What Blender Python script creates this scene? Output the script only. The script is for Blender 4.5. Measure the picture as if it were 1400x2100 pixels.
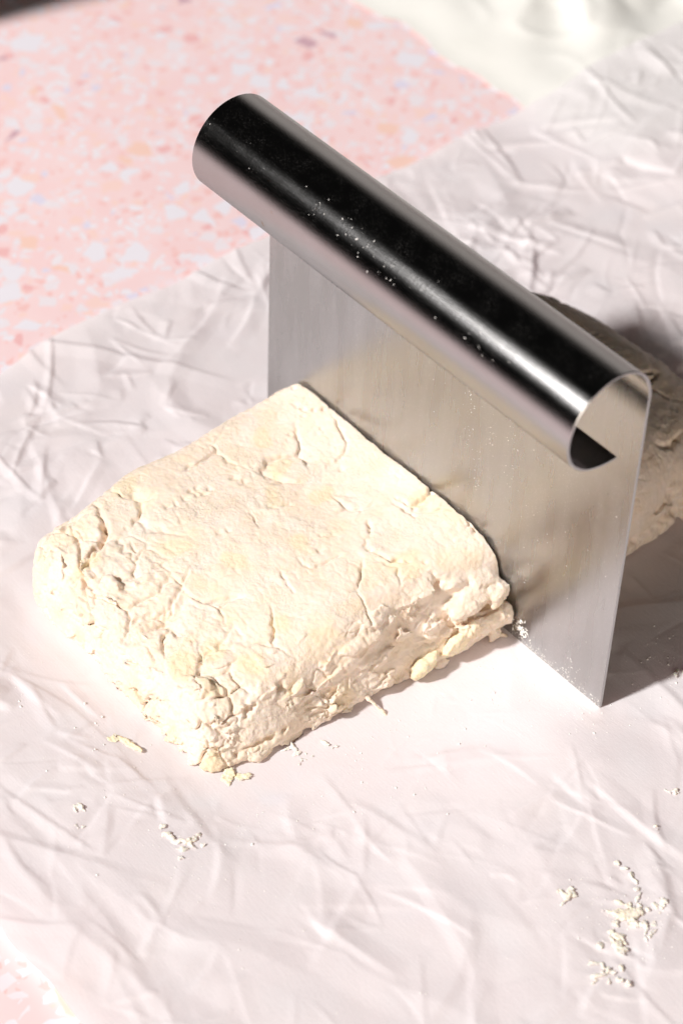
import bpy, bmesh, math
import numpy as np
from mathutils import Vector, geometry

for _o in list(bpy.data.objects):
    bpy.data.objects.remove(_o, do_unlink=True)
SC = bpy.context.scene
COL = SC.collection
CM = 0.01

# ------------------------------------------------------------------ camera
cam_d = bpy.data.cameras.new('camera')
cam = bpy.data.objects.new('camera', cam_d)
COL.objects.link(cam)
cam.location = (0.4430, -0.3682, 0.5287)
cam.rotation_euler = (math.radians(45.5856), math.radians(-1.7968), math.radians(49.5916))
cam_d.sensor_fit = 'VERTICAL'
cam_d.sensor_height = 36.0
cam_d.sensor_width = 24.0
cam_d.lens = 5.0438 * 36.0 / 2.1
cam_d.clip_start = 0.01
cam_d.clip_end = 50.0
cam_d.dof.use_dof = True
cam_d.dof.focus_distance = 0.688
cam_d.dof.aperture_fstop = 10.5
cam_d.dof.aperture_blades = 9
SC.camera = cam

# ------------------------------------------------------------------ world, lamps, exposure
world = bpy.data.worlds.new('World')
SC.world = world
world.use_nodes = True
bg = world.node_tree.nodes['Background']
bg.inputs['Color'].default_value = (1.0, 0.95, 0.92, 1)
bg.inputs['Strength'].default_value = 0.004


def aim(o, target):
    d = Vector(target) - o.location
    o.rotation_euler = d.to_track_quat('-Z', 'Y').to_euler()


def area(name, loc, target, size, power, color, shape='DISK'):
    l = bpy.data.lights.new(name, 'AREA')
    l.shape = shape
    l.size = size
    l.energy = power
    l.color = color
    o = bpy.data.objects.new(name, l)
    o.location = loc
    COL.objects.link(o)
    aim(o, target)
    return o


key = area('key_lamp', (-1.46, -5.79, 5.36), (0.06, -0.03, 0.0), 0.66, 955.0, (1.0, 0.968, 0.945))
fill = area('fill_lamp', (1.20, -0.52, 0.30), (0.06, 0.0, 0.0), 0.7, 6.6, (1.0, 0.87, 0.75))
back = area('back_fill_lamp', (-0.78, 1.30, 0.44), (0.06, 0.0, 0.05), 0.85, 1.2, (1.0, 0.90, 0.84), 'SQUARE')

SC.view_settings.view_transform = 'Standard'
SC.view_settings.look = 'None'
SC.view_settings.gamma = 1.0
SC.view_settings.use_curve_mapping = False
SC.view_settings.exposure = 0.0
SC.cycles.use_denoising = True
SC.cycles.max_bounces = 10
SC.cycles.diffuse_bounces = 8
SC.cycles.glossy_bounces = 6
SC.cycles.transmission_bounces = 6
SC.cycles.caustics_reflective = True

# ------------------------------------------------------------------ numeric noise
_rs = np.random.RandomState(7)
_perm = _rs.permutation(256)
_perm = np.concatenate([_perm, _perm, _perm]).astype(np.int64)
_grad = _rs.normal(size=(256, 3))
_grad /= np.linalg.norm(_grad, axis=1)[:, None]
_rnd = _rs.rand(256, 4)


def _hash(i, j, k):
    return _perm[_perm[_perm[i & 255] + (j & 255)] + (k & 255)]


def perlin(P, scale=1.0, seed=0):
    """gradient noise, about -1..1; P in metres, scale = cycles per metre"""
    Q = P * scale + seed * 17.31
    I = np.floor(Q).astype(np.int64)
    F = Q - I
    U = F * F * F * (F * (F * 6 - 15) + 10)
    out = np.zeros(len(P))
    for dx in (0, 1):
        wx = U[:, 0] if dx else 1 - U[:, 0]
        for dy in (0, 1):
            wy = U[:, 1] if dy else 1 - U[:, 1]
            for dz in (0, 1):
                wz = U[:, 2] if dz else 1 - U[:, 2]
                g = _grad[_hash(I[:, 0] + dx, I[:, 1] + dy, I[:, 2] + dz)]
                out += wx * wy * wz * (g[:, 0] * (F[:, 0] - dx) + g[:, 1] * (F[:, 1] - dy) + g[:, 2] * (F[:, 2] - dz))
    return out * 1.6


def fbm(P, scale, octaves=3, seed=0, gain=0.5):
    a, s, o = 1.0, scale, 0.0
    for i in range(octaves):
        o = o + a * perlin(P, s, seed + i)
        a *= gain
        s *= 2.03
    return o


def worley(P, scale, seed=0):
    """F1, F2 (in cells) and a random number of the nearest cell"""
    Q = P * scale + seed * 13.7
    I = np.floor(Q).astype(np.int64)
    F = Q - I
    f1 = np.full(len(P), 9.0)
    f2 = np.full(len(P), 9.0)
    rid = np.zeros(len(P))
    for dx in (-1, 0, 1):
        for dy in (-1, 0, 1):
            for dz in (-1, 0, 1):
                h = _hash(I[:, 0] + dx, I[:, 1] + dy, I[:, 2] + dz)
                r = _rnd[h]
                d = np.sqrt((dx + r[:, 0] - F[:, 0]) ** 2 + (dy + r[:, 1] - F[:, 1]) ** 2 + (dz + r[:, 2] - F[:, 2]) ** 2)
                n = d < f1
                f2 = np.where(n, f1, np.minimum(f2, d))
                rid = np.where(n, r[:, 3], rid)
                f1 = np.where(n, d, f1)
    return f1, f2, rid


def sstep(a, b, x):
    t = np.clip((x - a) / (b - a), 0, 1)
    return t * t * (3 - 2 * t)


def polydist(P, pts):
    """distance of points (n,k) to a polyline, and the parameter 0..1 along it"""
    pts = np.array(pts, float)
    best = np.full(len(P), 1e9)
    par = np.zeros(len(P))
    n = len(pts) - 1
    for i in range(n):
        a, b = pts[i], pts[i + 1]
        ab = b - a
        t = np.clip(((P - a) @ ab) / (ab @ ab), 0, 1)
        d = np.linalg.norm(P - (a + t[:, None] * ab), axis=1)
        m = d < best
        best = np.where(m, d, best)
        par = np.where(m, (i + t) / n, par)
    return best, par


# ------------------------------------------------------------------ mesh helpers
def mesh_from(name, V, Fc, smooth=True):
    me = bpy.data.meshes.new(name)
    V = np.asarray(V, np.float32)
    if isinstance(Fc, np.ndarray):
        k = Fc.shape[1]
        me.vertices.add(len(V))
        me.vertices.foreach_set('co', V.ravel())
        me.loops.add(Fc.size)
        me.loops.foreach_set('vertex_index', Fc.ravel().astype(np.int32))
        me.polygons.add(len(Fc))
        me.polygons.foreach_set('loop_start', np.arange(0, Fc.size, k, dtype=np.int32))
        me.polygons.foreach_set('loop_total', np.full(len(Fc), k, np.int32))
        me.update(calc_edges=True)
        me.validate()
    else:
        me.from_pydata(V.tolist(), [], Fc)
        me.update()
    if smooth:
        me.polygons.foreach_set('use_smooth', np.ones(len(me.polygons), bool))
    return me


def link(name, me, mat, parent=None):
    o = bpy.data.objects.new(name, me)
    COL.objects.link(o)
    if mat is not None:
        me.materials.append(mat)
    if parent is not None:
        o.parent = parent
    return o


def tag(o, label=None, cat=None, group=None, kind=None):
    if label: o['label'] = label
    if cat: o['category'] = cat
    if group: o['group'] = group
    if kind: o['kind'] = kind
    return o


def empty(name, loc):
    o = bpy.data.objects.new(name, None)
    o.location = loc
    o.empty_display_size = 0.01
    COL.objects.link(o)
    return o


def set_attr(me, name, vals):
    at = me.attributes.new(name, 'FLOAT', 'POINT')
    at.data.foreach_set('value', np.asarray(vals, np.float32))


def grid_faces(nx, ny):
    i = np.arange(nx * ny).reshape(nx, ny)
    return np.stack([i[:-1, :-1].ravel(), i[1:, :-1].ravel(), i[1:, 1:].ravel(), i[:-1, 1:].ravel()], 1)


_bm = bmesh.new()
bmesh.ops.create_icosphere(_bm, subdivisions=3, radius=1.0)
_bm.verts.ensure_lookup_table()
ICO_V = np.array([v.co[:] for v in _bm.verts])
ICO_F = np.array([[v.index for v in f.verts] for f in _bm.faces])
_bm.free()
_bm = bmesh.new()
bmesh.ops.create_icosphere(_bm, subdivisions=1, radius=1.0)
_bm.verts.ensure_lookup_table()
ICO1_V = np.array([v.co[:] for v in _bm.verts])
ICO1_F = np.array([[v.index for v in f.verts] for f in _bm.faces])
_bm.free()


def rotm(rx, ry, rz):
    cx, sx, cy, sy, cz, sz = math.cos(rx), math.sin(rx), math.cos(ry), math.sin(ry), math.cos(rz), math.sin(rz)
    return (np.array([[cz, -sz, 0], [sz, cz, 0], [0, 0, 1]]) @ np.array([[cy, 0, sy], [0, 1, 0], [-sy, 0, cy]])
            @ np.array([[1, 0, 0], [0, cx, -sx], [0, sx, cx]]))


def lump(seed, c, half, rot=(0, 0, 0), rough=0.28, box=0.35):
    """an angular, uneven clod: (verts, faces) with centre c and half sizes in metres"""
    V = ICO_V.copy()
    m = np.abs(V).max(1)
    V = V * (1 - box) + box * V / m[:, None] * 0.85
    r = 1 + rough * perlin(ICO_V, 1.1, seed * 1.7 + 1) + rough * 0.6 * perlin(ICO_V, 2.6, seed * 1.3 + 5) + rough * .3 * perlin(ICO_V, 5.5, seed + 9)
    V = V * r[:, None] * np.array(half)
    return V @ rotm(*rot).T + np.array(c), ICO_F


def remesh(parts, voxel, smooth_it=1):
    Vs, Fs, n = [], [], 0
    for V, F in parts:
        Vs.append(V)
        Fs += (np.asarray(F) + n).tolist()
        n += len(V)
    me = bpy.data.meshes.new('tmp')
    me.from_pydata(np.concatenate(Vs).tolist(), [], Fs)
    o = bpy.data.objects.new('tmp', me)
    COL.objects.link(o)
    m = o.modifiers.new('r', 'REMESH')
    m.mode = 'VOXEL'
    m.voxel_size = voxel
    m.adaptivity = 0.0
    if smooth_it:
        s = o.modifiers.new('s', 'SMOOTH')
        s.factor = 0.5
        s.iterations = smooth_it
    dg = bpy.context.evaluated_depsgraph_get()
    dg.update()
    ev = o.evaluated_get(dg)
    m2 = bpy.data.meshes.new_from_object(ev)
    bpy.data.objects.remove(o, do_unlink=True)
    bpy.data.meshes.remove(me)
    nv = len(m2.vertices)
    V = np.empty(nv * 3, np.float32)
    m2.vertices.foreach_get('co', V)
    V = V.reshape(-1, 3).astype(float)
    N = np.empty(nv * 3, np.float32)
    m2.vertex_normals.foreach_get('vector', N)
    N = N.reshape(-1, 3).astype(float)
    return m2, V, N


# ------------------------------------------------------------------ material helpers
def new_mat(name):
    m = bpy.data.materials.new(name)
    m.use_nodes = True
    nt = m.node_tree
    return m, nt, nt.nodes['Principled BSDF'], nt.nodes['Material Output']


def N_(nt, t, **kw):
    n = nt.nodes.new(t)
    for k, v in kw.items():
        if hasattr(n, k):
            setattr(n, k, v)
        else:
            n.inputs[k].default_value = v
    return n


def L_(nt, a, ao, b, bi):
    nt.links.new(a.outputs[ao], b.inputs[bi])


def coords(nt, scale=(1, 1, 1)):
    t = N_(nt, 'ShaderNodeTexCoord')
    mp = N_(nt, 'ShaderNodeMapping')
    mp.inputs['Scale'].default_value = scale
    L_(nt, t, 'Object', mp, 'Vector')
    return mp


def noise(nt, vec, scale, detail=3, rough=0.5):
    n = N_(nt, 'ShaderNodeTexNoise')
    n.inputs['Scale'].default_value = scale
    n.inputs['Detail'].default_value = detail
    n.inputs['Roughness'].default_value = rough
    if vec is not None:
        L_(nt, vec, 0, n, 'Vector')
    return n


def ramp(nt, src, so, p0, p1, c0=(0, 0, 0, 1), c1=(1, 1, 1, 1)):
    r = N_(nt, 'ShaderNodeValToRGB')
    r.color_ramp.elements[0].position = p0
    r.color_ramp.elements[0].color = c0
    r.color_ramp.elements[1].position = p1
    r.color_ramp.elements[1].color = c1
    L_(nt, src, so, r, 'Fac')
    return r


def mixc(nt, fac, a, b):
    """fac: (node, out) or float; a, b: (node, out) or colour"""
    m = N_(nt, 'ShaderNodeMix', data_type='RGBA')
    for k, s in ((0, fac), (6, a), (7, b)):
        if isinstance(s, tuple) and len(s) == 2 and not isinstance(s[0], (int, float)):
            nt.links.new(s[0].outputs[s[1]], m.inputs[k])
        else:
            m.inputs[k].default_value = s
    return m


def math_(nt, op, a, b=None):
    m = N_(nt, 'ShaderNodeMath', operation=op)
    for k, s in ((0, a), (1, b)):
        if s is None:
            continue
        if isinstance(s, tuple):
            nt.links.new(s[0].outputs[s[1]], m.inputs[k])
        else:
            m.inputs[k].default_value = s
    return m


def bump(nt, src, so, strength, dist, bsdf, prev=None):
    b = N_(nt, 'ShaderNodeBump')
    b.inputs['Strength'].default_value = strength
    b.inputs['Distance'].default_value = dist
    L_(nt, src, so, b, 'Height')
    if prev is not None:
        L_(nt, prev, 'Normal', b, 'Normal')
    if bsdf is not None:
        L_(nt, b, 'Normal', bsdf, 'Normal')
    return b


# ------------------------------------------------------------------ materials
def terrazzo_mat():
    m, nt, bs, out = new_mat('pink_terrazzo')
    co = coords(nt)
    wn = noise(nt, co, 160, 2)
    wv = N_(nt, 'ShaderNodeVectorMath', operation='MULTIPLY_ADD')
    L_(nt, wn, 'Color', wv, 0)
    wv.inputs[1].default_value = (0.0035, 0.0035, 0.0)
    L_(nt, co, 0, wv, 2)
    flat = N_(nt, 'ShaderNodeVectorMath', operation='MULTIPLY')
    L_(nt, wv, 0, flat, 0)
    flat.inputs[1].default_value = (1, 1, 0)
    n0 = noise(nt, co, 45, 3)
    base = ramp(nt, n0, 'Fac', 0.3, 0.7, (0.90, 0.645, 0.65, 1), (0.90, 0.705, 0.71, 1))
    cur = (base, 'Color')
    layers = [
        # scale, presence, edge, colours
        (330, 0.66, 0.09, [(0.0, (0.88, 0.56, 0.54, 1)), (0.3, (0.91, 0.66, 0.61, 1)), (0.45, (0.86, 0.72, 0.75, 1)), (0.62, (0.84, 0.80, 0.85, 1))]),
        (190, 0.48, 0.09, [(0.0, (0.83, 0.76, 0.80, 1)), (0.5, (0.91, 0.66, 0.61, 1)), (0.64, (0.74, 0.70, 0.83, 1)), (0.73, (0.85, 0.50, 0.50, 1)), (0.8, (0.84, 0.78, 0.82, 1))]),
        (112, 0.22, 0.07, [(0.0, (0.82, 0.79, 0.85, 1)), (0.72, (0.90, 0.62, 0.53, 1)), (0.86, (0.74, 0.70, 0.86, 1)), (0.93, (0.62, 0.40, 0.46, 1))]),
    ]
    for sc, pres, edge, cols in layers:
        v1 = N_(nt, 'ShaderNodeTexVoronoi', feature='F1')
        v2 = N_(nt, 'ShaderNodeTexVoronoi', feature='DISTANCE_TO_EDGE')
        for v in (v1, v2):
            v.inputs['Scale'].default_value = sc
            L_(nt, flat, 0, v, 'Vector')
        sep = N_(nt, 'ShaderNodeSeparateColor')
        L_(nt, v1, 'Color', sep, 'Color')
        p = math_(nt, 'LESS_THAN', (sep, 'Red'), pres)
        # chips differ in size: the margin to the cell edge is random
        mg = math_(nt, 'MULTIPLY', (sep, 'Blue'), edge * 2.2)
        mg2 = math_(nt, 'ADD', (mg, 0), edge * 0.6)
        d = math_(nt, 'GREATER_THAN', (v2, 'Distance'), (mg2, 0))
        k = math_(nt, 'MULTIPLY', (p, 0), (d, 0))
        cr = N_(nt, 'ShaderNodeValToRGB')
        cr.color_ramp.interpolation = 'CONSTANT'
        els = cr.color_ramp.elements
        els[0].position, els[0].color = cols[0]
        els[1].position, els[1].color = cols[1]
        for pos, c in cols[2:]:
            e = els.new(pos)
            e.color = c
        L_(nt, sep, 'Green', cr, 'Fac')
        mx = mixc(nt, (k, 0), cur, (cr, 'Color'))
        cur = (mx, 2)
    nt.links.new(cur[0].outputs[cur[1]], bs.inputs['Base Color'])
    bs.inputs['Roughness'].default_value = 0.55
    bs.inputs['Specular IOR Level'].default_value = 0.3
    return m


def paper_mat():
    m, nt, bs, out = new_mat('parchment_paper')
    co = coords(nt)
    n1 = noise(nt, co, 900, 4, 0.6)
    n2 = noise(nt, co, 60, 3)
    cr = ramp(nt, n2, 'Fac', 0.3, 0.7, (0.895, 0.865, 0.88, 1), (0.915, 0.89, 0.90, 1))
    L_(nt, cr, 'Color', bs, 'Base Color')
    bs.inputs['Roughness'].default_value = 0.42
    bs.inputs['Specular IOR Level'].default_value = 0.38
    st = coords(nt, (180, 2200, 180))
    n3 = noise(nt, st, 1, 3)
    b1 = bump(nt, n3, 'Fac', 0.10, 0.0004, None)
    b2 = bump(nt, n1, 'Fac', 0.18, 0.0004, bs, b1)
    tr = N_(nt, 'ShaderNodeBsdfTranslucent')
    tr.inputs['Color'].default_value = (0.95, 0.92, 0.92, 1)
    L_(nt, b2, 'Normal', tr, 'Normal')
    mx = N_(nt, 'ShaderNodeMixShader')
    mx.inputs[0].default_value = 0.26
    L_(nt, bs, 0, mx, 1)
    L_(nt, tr, 0, mx, 2)
    L_(nt, mx, 0, out, 'Surface')
    return m


def cloth_mat():
    m, nt, bs, out = new_mat('white_linen')
    co = coords(nt)
    n2 = noise(nt, co, 30, 3)
    cr = ramp(nt, n2, 'Fac', 0.3, 0.7, (0.83, 0.82, 0.77, 1), (0.88, 0.87, 0.825, 1))
    L_(nt, cr, 'Color', bs, 'Base Color')
    bs.inputs['Roughness'].default_value = 0.9
    bs.inputs['Specular IOR Level'].default_value = 0.1
    w = N_(nt, 'ShaderNodeTexChecker')
    w.inputs['Scale'].default_value = 1800
    L_(nt, co, 0, w, 'Vector')
    bump(nt, w, 'Fac', 0.3, 0.0003, bs)
    return m


def dough_mat(name, base, floury, butter, sss=0.22):
    m, nt, bs, out = new_mat(name)
    co = coords(nt)
    n1 = noise(nt, co, 130, 5, 0.6)
    c1 = ramp(nt, n1, 'Fac', 0.35, 0.70, base, floury)
    at = N_(nt, 'ShaderNodeAttribute', attribute_name='butter')
    n2 = noise(nt, co, 700, 3)
    k = math_(nt, 'MULTIPLY', (at, 'Fac'), 0.7)
    c2 = mixc(nt, (k, 0), (c1, 'Color'), butter)
    # oat-brown bran specks of the flour
    v = N_(nt, 'ShaderNodeTexVoronoi', feature='F1')
    v.inputs['Scale'].default_value = 420
    L_(nt, co, 0, v, 'Vector')
    sp = ramp(nt, v, 'Distance', 0.045, 0.075, (1, 1, 1, 1), (0, 0, 0, 1))
    sp2 = math_(nt, 'MULTIPLY', (sp, 'Color'), 0.35)
    c3 = mixc(nt, (sp2, 0), (c2, 2), (0.62, 0.42, 0.22, 1))
    L_(nt, c3, 2, bs, 'Base Color')
    r = ramp(nt, n2, 'Fac', 0.3, 0.7, (0.55, 0.55, 0.55, 1), (0.85, 0.85, 0.85, 1))
    L_(nt, r, 'Color', bs, 'Roughness')
    bs.inputs['Specular IOR Level'].default_value = 0.25
    bs.inputs['Subsurface Weight'].default_value = sss
    bs.inputs['Subsurface Radius'].default_value = (1.0, 0.55, 0.25)
    bs.inputs['Subsurface Scale'].default_value = 0.0012
    n3 = noise(nt, co, 1500, 4, 0.7)
    n4 = noise(nt, co, 420, 4, 0.6)
    b1 = bump(nt, n4, 'Fac', 0.4, 0.0007, None)
    b3 = bump(nt, n3, 'Fac', 0.6, 0.0005, bs, b1)
    n5 = noise(nt, co, 75, 3, 0.6)
    gs = ramp(nt, n5, 'Fac', 0.38, 0.64, (0.12, 0.12, 0.12, 1), (0.75, 0.75, 0.75, 1))
    L_(nt, gs, 'Color', b3, 'Strength')
    L_(nt, gs, 'Color', b1, 'Strength')
    return m


def flour_mat():
    m, nt, bs, out = new_mat('white_flour')
    bs.inputs['Base Color'].default_value = (0.88, 0.86, 0.82, 1)
    bs.inputs['Roughness'].default_value = 0.9
    return m


def steel_mat(name, handle):
    m, nt, bs, out = new_mat(name)
    # brush lines: along the blade's width on the blade, round the tube on the handle
    st = coords(nt, (4000, 300, 300) if handle else (220, 220, 4200))
    n1 = noise(nt, st, 1, 2)
    co = coords(nt)
    smear = coords(nt, (160, 160, 22))
    n2 = noise(nt, smear, 1, 4, 0.6)
    n3 = noise(nt, co, 70, 4, 0.6)
    c0 = ramp(nt, n3 if handle else n2, 'Fac', 0.3, 0.7, (0.428, 0.423, 0.418, 1), (0.458, 0.457, 0.460, 1))
    cur = (c0, 'Color')
    # brown spots of old dough and rust
    ns = noise(nt, co, 230, 3, 0.55)
    nm = noise(nt, co, 28, 2)
    k1 = ramp(nt, ns, 'Fac', 0.68, 0.73)
    k2 = ramp(nt, nm, 'Fac', 0.50, 0.60)
    k = math_(nt, 'MULTIPLY', (k1, 'Color'), (k2, 'Color'))
    kk = math_(nt, 'MULTIPLY', (k, 0), 0.75 if handle else 0.0)
    c1 = mixc(nt, (kk, 0), cur, (0.34, 0.19, 0.09, 1))
    bs = N_(nt, 'ShaderNodeBsdfAnisotropic', distribution='BECKMANN')
    L_(nt, c1, 2, bs, 'Color')
    # roughness: satin finish, finger and flour smears
    rr = ramp(nt, n2, 'Fac', 0.35, 0.75, (0.26, 0.26, 0.26, 1), (0.31, 0.31, 0.31, 1))
    if handle:
        sc1 = coords(nt, (90, 900, 900))
        n6 = noise(nt, sc1, 1, 4, 0.7)
        rr = ramp(nt, n6, 'Fac', 0.25, 0.8, (0.295, 0.295, 0.295, 1), (0.325, 0.325, 0.325, 1))
    L_(nt, rr, 'Color', bs, 'Roughness')
    b1 = bump(nt, n1, 'Fac', 0.06 if handle else 0.05, 0.0002, None)
    n5 = noise(nt, co, 2600, 2)
    bump(nt, n5, 'Fac', 0.06, 0.0002, bs, b1)
    # a film of flour dust on the steel
    df = N_(nt, 'ShaderNodeBsdfDiffuse')
    df.inputs['Color'].default_value = (0.82, 0.80, 0.77, 1)
    nd = noise(nt, co, 3200, 2)
    kd = ramp(nt, nd, 'Fac', 0.60, 0.74)
    ka = ramp(nt, n2, 'Fac', 0.40, 0.72)
    kf = math_(nt, 'MULTIPLY', (kd, 'Color'), (ka, 'Color'))
    ke = math_(nt, 'MULTIPLY', (kf, 0), 0.10 if handle else 0.5)
    kg = math_(nt, 'ADD', (ke, 0), 0.001 if handle else 0.02)
    mx = N_(nt, 'ShaderNodeMixShader')
    L_(nt, kg, 0, mx, 0)
    L_(nt, bs, 0, mx, 1)
    L_(nt, df, 0, mx, 2)
    L_(nt, mx, 0, out, 'Surface')
    return m


def plain_mat(name, col, rough=0.5, spec=0.4):
    m, nt, bs, out = new_mat(name)
    co = coords(nt)
    n = noise(nt, co, 80, 3)
    c = ramp(nt, n, 'Fac', 0.3, 0.7, tuple(x * 0.92 for x in col[:3]) + (1,), tuple(col[:3]) + (1,))
    L_(nt, c, 'Color', bs, 'Base Color')
    bs.inputs['Roughness'].default_value = rough
    bs.inputs['Specular IOR Level'].default_value = spec
    return m


M_TABLE = terrazzo_mat()
M_PAPER = paper_mat()
M_CLOTH = cloth_mat()
M_DOUGH = dough_mat('scone_dough', (0.82, 0.68, 0.54, 1), (0.845, 0.74, 0.645, 1), (0.84, 0.68, 0.43, 1))
M_CRUMB = dough_mat('dough_crumbs', (0.88, 0.81, 0.72, 1), (0.90, 0.86, 0.80, 1), (0.90, 0.79, 0.58, 1))
M_DOUGH2 = M_DOUGH
M_BUTTER = dough_mat('cold_butter', (0.85, 0.745, 0.545, 1), (0.865, 0.785, 0.63, 1), (0.86, 0.73, 0.47, 1), 0.35)
M_FLOUR = flour_mat()
M_BLADE = steel_mat('brushed_steel_blade', False)
M_HANDLE = steel_mat('brushed_steel_handle', True)

# ------------------------------------------------------------------ table top
V = np.array([[x, y, z] for z in (-0.02, 0.0) for x, y in ((-0.8, -0.6), (0.7, -0.6), (0.7, 0.9), (-0.8, 0.9))])
me = mesh_from('table_top', V, [[3, 2, 1, 0], [4, 5, 6, 7], [0, 1, 5, 4], [1, 2, 6, 5], [2, 3, 7, 6], [3, 0, 4, 7]], smooth=False)
table = link('table_top', me, M_TABLE)
tag(table, kind='structure')


# ------------------------------------------------------------------ crumpled parchment
def tin_layer(X, Y, spacing, seed, warp=0.0):
    """heights on a random triangulated net: flat facets that meet in sharp creases"""
    rs = np.random.RandomState(seed)
    x0, x1, y0, y1 = X.min() - 2 * spacing, X.max() + 2 * spacing, Y.min() - 2 * spacing, Y.max() + 2 * spacing
    gx, gy = np.meshgrid(np.arange(x0, x1, spacing), np.arange(y0, y1, spacing), indexing='ij')
    px = (gx + (rs.rand(*gx.shape) - .5) * spacing * 1.5).ravel()
    py = (gy + (rs.rand(*gx.shape) - .5) * spacing * 1.5).ravel()
    hz = rs.uniform(-1, 1, len(px))
    r = geometry.delaunay_2d_cdt([Vector((a, b)) for a, b in zip(px, py)], [], [], 0, 1e-7)
    vs = np.array([v[:] for v in r[0]])
    src = [o[0] if len(o) else 0 for o in r[3]]
    hv = hz[src]
    nx, ny = X.shape
    xs, ys = X[:, 0], Y[0, :]
    dx, dy = xs[1] - xs[0], ys[1] - ys[0]
    H = np.zeros(X.shape)
    for t in r[2]:
        a, b, c = vs[t[0]], vs[t[1]], vs[t[2]]
        i0 = max(0, int(math.ceil((min(a[0], b[0], c[0]) - xs[0]) / dx - 1e-6)))
        i1 = min(nx - 1, int(math.floor((max(a[0], b[0], c[0]) - xs[0]) / dx + 1e-6)))
        j0 = max(0, int(math.ceil((min(a[1], b[1], c[1]) - ys[0]) / dy - 1e-6)))
        j1 = min(ny - 1, int(math.floor((max(a[1], b[1], c[1]) - ys[0]) / dy + 1e-6)))
        if i1 < i0 or j1 < j0:
            continue
        det = (b[0] - a[0]) * (c[1] - a[1]) - (c[0] - a[0]) * (b[1] - a[1])
        if abs(det) < 1e-14:
            continue
        gx_, gy_ = np.meshgrid(xs[i0:i1 + 1], ys[j0:j1 + 1], indexing='ij')
        u = ((gx_ - a[0]) * (c[1] - a[1]) - (c[0] - a[0]) * (gy_ - a[1])) / det
        v = ((b[0] - a[0]) * (gy_ - a[1]) - (gx_ - a[0]) * (b[1] - a[1])) / det
        ok = (u >= -1e-6) & (v >= -1e-6) & (u + v <= 1 + 1e-6)
        h = hv[t[0]] + u * (hv[t[1]] - hv[t[0]]) + v * (hv[t[2]] - hv[t[0]])
        sub = H[i0:i1 + 1, j0:j1 + 1]
        sub[ok] = h[ok]
    return H


def blur(H, n=1):
    for _ in range(n):
        P = np.pad(H, 1, mode='edge')
        H = (P[1:-1, 1:-1] * 2 + P[:-2, 1:-1] + P[2:, 1:-1] + P[1:-1, :-2] + P[1:-1, 2:]) / 6
    return H


PX0, PX1, PY0, PY1 = -0.074, 0.275, -0.177, 0.33
STEP = 0.0006
xs = np.arange(PX0, PX1 + STEP / 2, STEP)
ys = np.arange(PY0, PY1 + STEP / 2, STEP)
GX, GY = np.meshgrid(xs, ys, indexing='ij')
P2 = np.stack([GX.ravel(), GY.ravel(), np.zeros(GX.size)], 1)


def G(a):
    return a.reshape(GX.shape)


wx = G(perlin(P2, 45, 3)) * 0.004
wy = G(perlin(P2, 45, 4)) * 0.004
F1 = tin_layer(GX, GY, 0.052, 11)
F2 = tin_layer(GX, GY, 0.024, 12)
F3 = tin_layer(GX, GY, 0.0115, 13)
F4 = tin_layer(GX, GY, 0.0055, 14)
# how close to what stands on the paper (it lies flat there)
dist = np.hypot(GX - np.clip(GX, 0.012, 0.114), GY - np.clip(GY, -0.103, 0.104))
dist = np.minimum(dist, np.hypot(GX - np.clip(GX, 0.0, 0.151), GY))
free = sstep(0.002, 0.024, dist)
m2 = sstep(-0.25, 0.45, G(perlin(P2, 16, 21)))
m3 = sstep(-0.15, 0.5, G(perlin(P2, 22, 22)))
left = sstep(0.13, 0.06, GX - 0.25 * (GY + 0.10))      # the left side is crumpled hardest
right_flat = 0.55 + 0.45 * left
H = (0.0008 * F1 + 0.0007 * F2 * (0.35 + 0.65 * m2)) * (0.12 + 0.88 * free) * (0.6 + 0.4 * left)
H += 0.00036 * F3 * (0.15 + 0.85 * m3) * (0.08 + 0.92 * free) * right_flat
H += 0.00034 * F4 * m3 * (0.3 + 0.7 * free) * right_flat



def ridge(pts, hgt, w, seed=0, skew=0.0):
    """a long fold of the paper: a tent over a crest line (cm)"""
    global H
    p = np.array(pts, float) * CM
    Q = np.stack([(GX + wx).ravel(), (GY + wy).ravel()], 1)
    d, t = polydist(Q, p)
    d = G(d)
    t = G(t)
    env = np.sin(np.clip(t, 0.02, 0.98) * math.pi) ** 0.5
    H += hgt * env * np.clip(1 - d / (w * (0.8 + 0.4 * m2)), 0, 1) ** 1.15


ridge([(-3.6, -9.0), (1.0, -13.6), (5.5, -14.6), (11, -14.4), (17.5, -13.2)], 0.00112, 0.026)
ridge([(6, -16.0), (10.5, -16.3), (16.5, -15.7), (21, -15.0)], 0.00117, 0.011)
ridge([(9, -15.1), (13, -14.5), (17, -12.4)], 0.00055, 0.006)
ridge([(-6.5, -8.0), (-2.8, -7.4), (-0.6, -9.4)], 0.00092, 0.010)
ridge([(-5.0, -1.5), (-1.6, -1.9), (0.6, -0.9)], 0.00068, 0.008)
ridge([(-5.4, 1.2), (-3.4, -1.2), (-1.8, -2.3)], 0.00080, 0.007)
ridge([(-7.2, -1.8), (-4.6, -3.2), (-1.5, -7.6)], 0.00080, 0.009)
ridge([(15.5, -8.4), (16.1, -3.9), (16.5, -1.0)], 0.00062, 0.011)
ridge([(15.6, -8.2), (18.0, -8.0), (20.5, -6.2)], 0.00043, 0.008)
ridge([(16.1, -4.6), (18.4, -5.4), (21.5, -6.6)], 0.00050, 0.008)
ridge([(14.4, -10.4), (17.4, -11.2), (21, -9.9)], 0.00074, 0.011)
ridge([(12.0, -9.6), (14.2, -9.9), (15.6, -8.3)], 0.00037, 0.006)
ridge([(13.2, -4.6), (13.9, -2.0), (14.9, -0.4)], 0.00016, 0.005)
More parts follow.
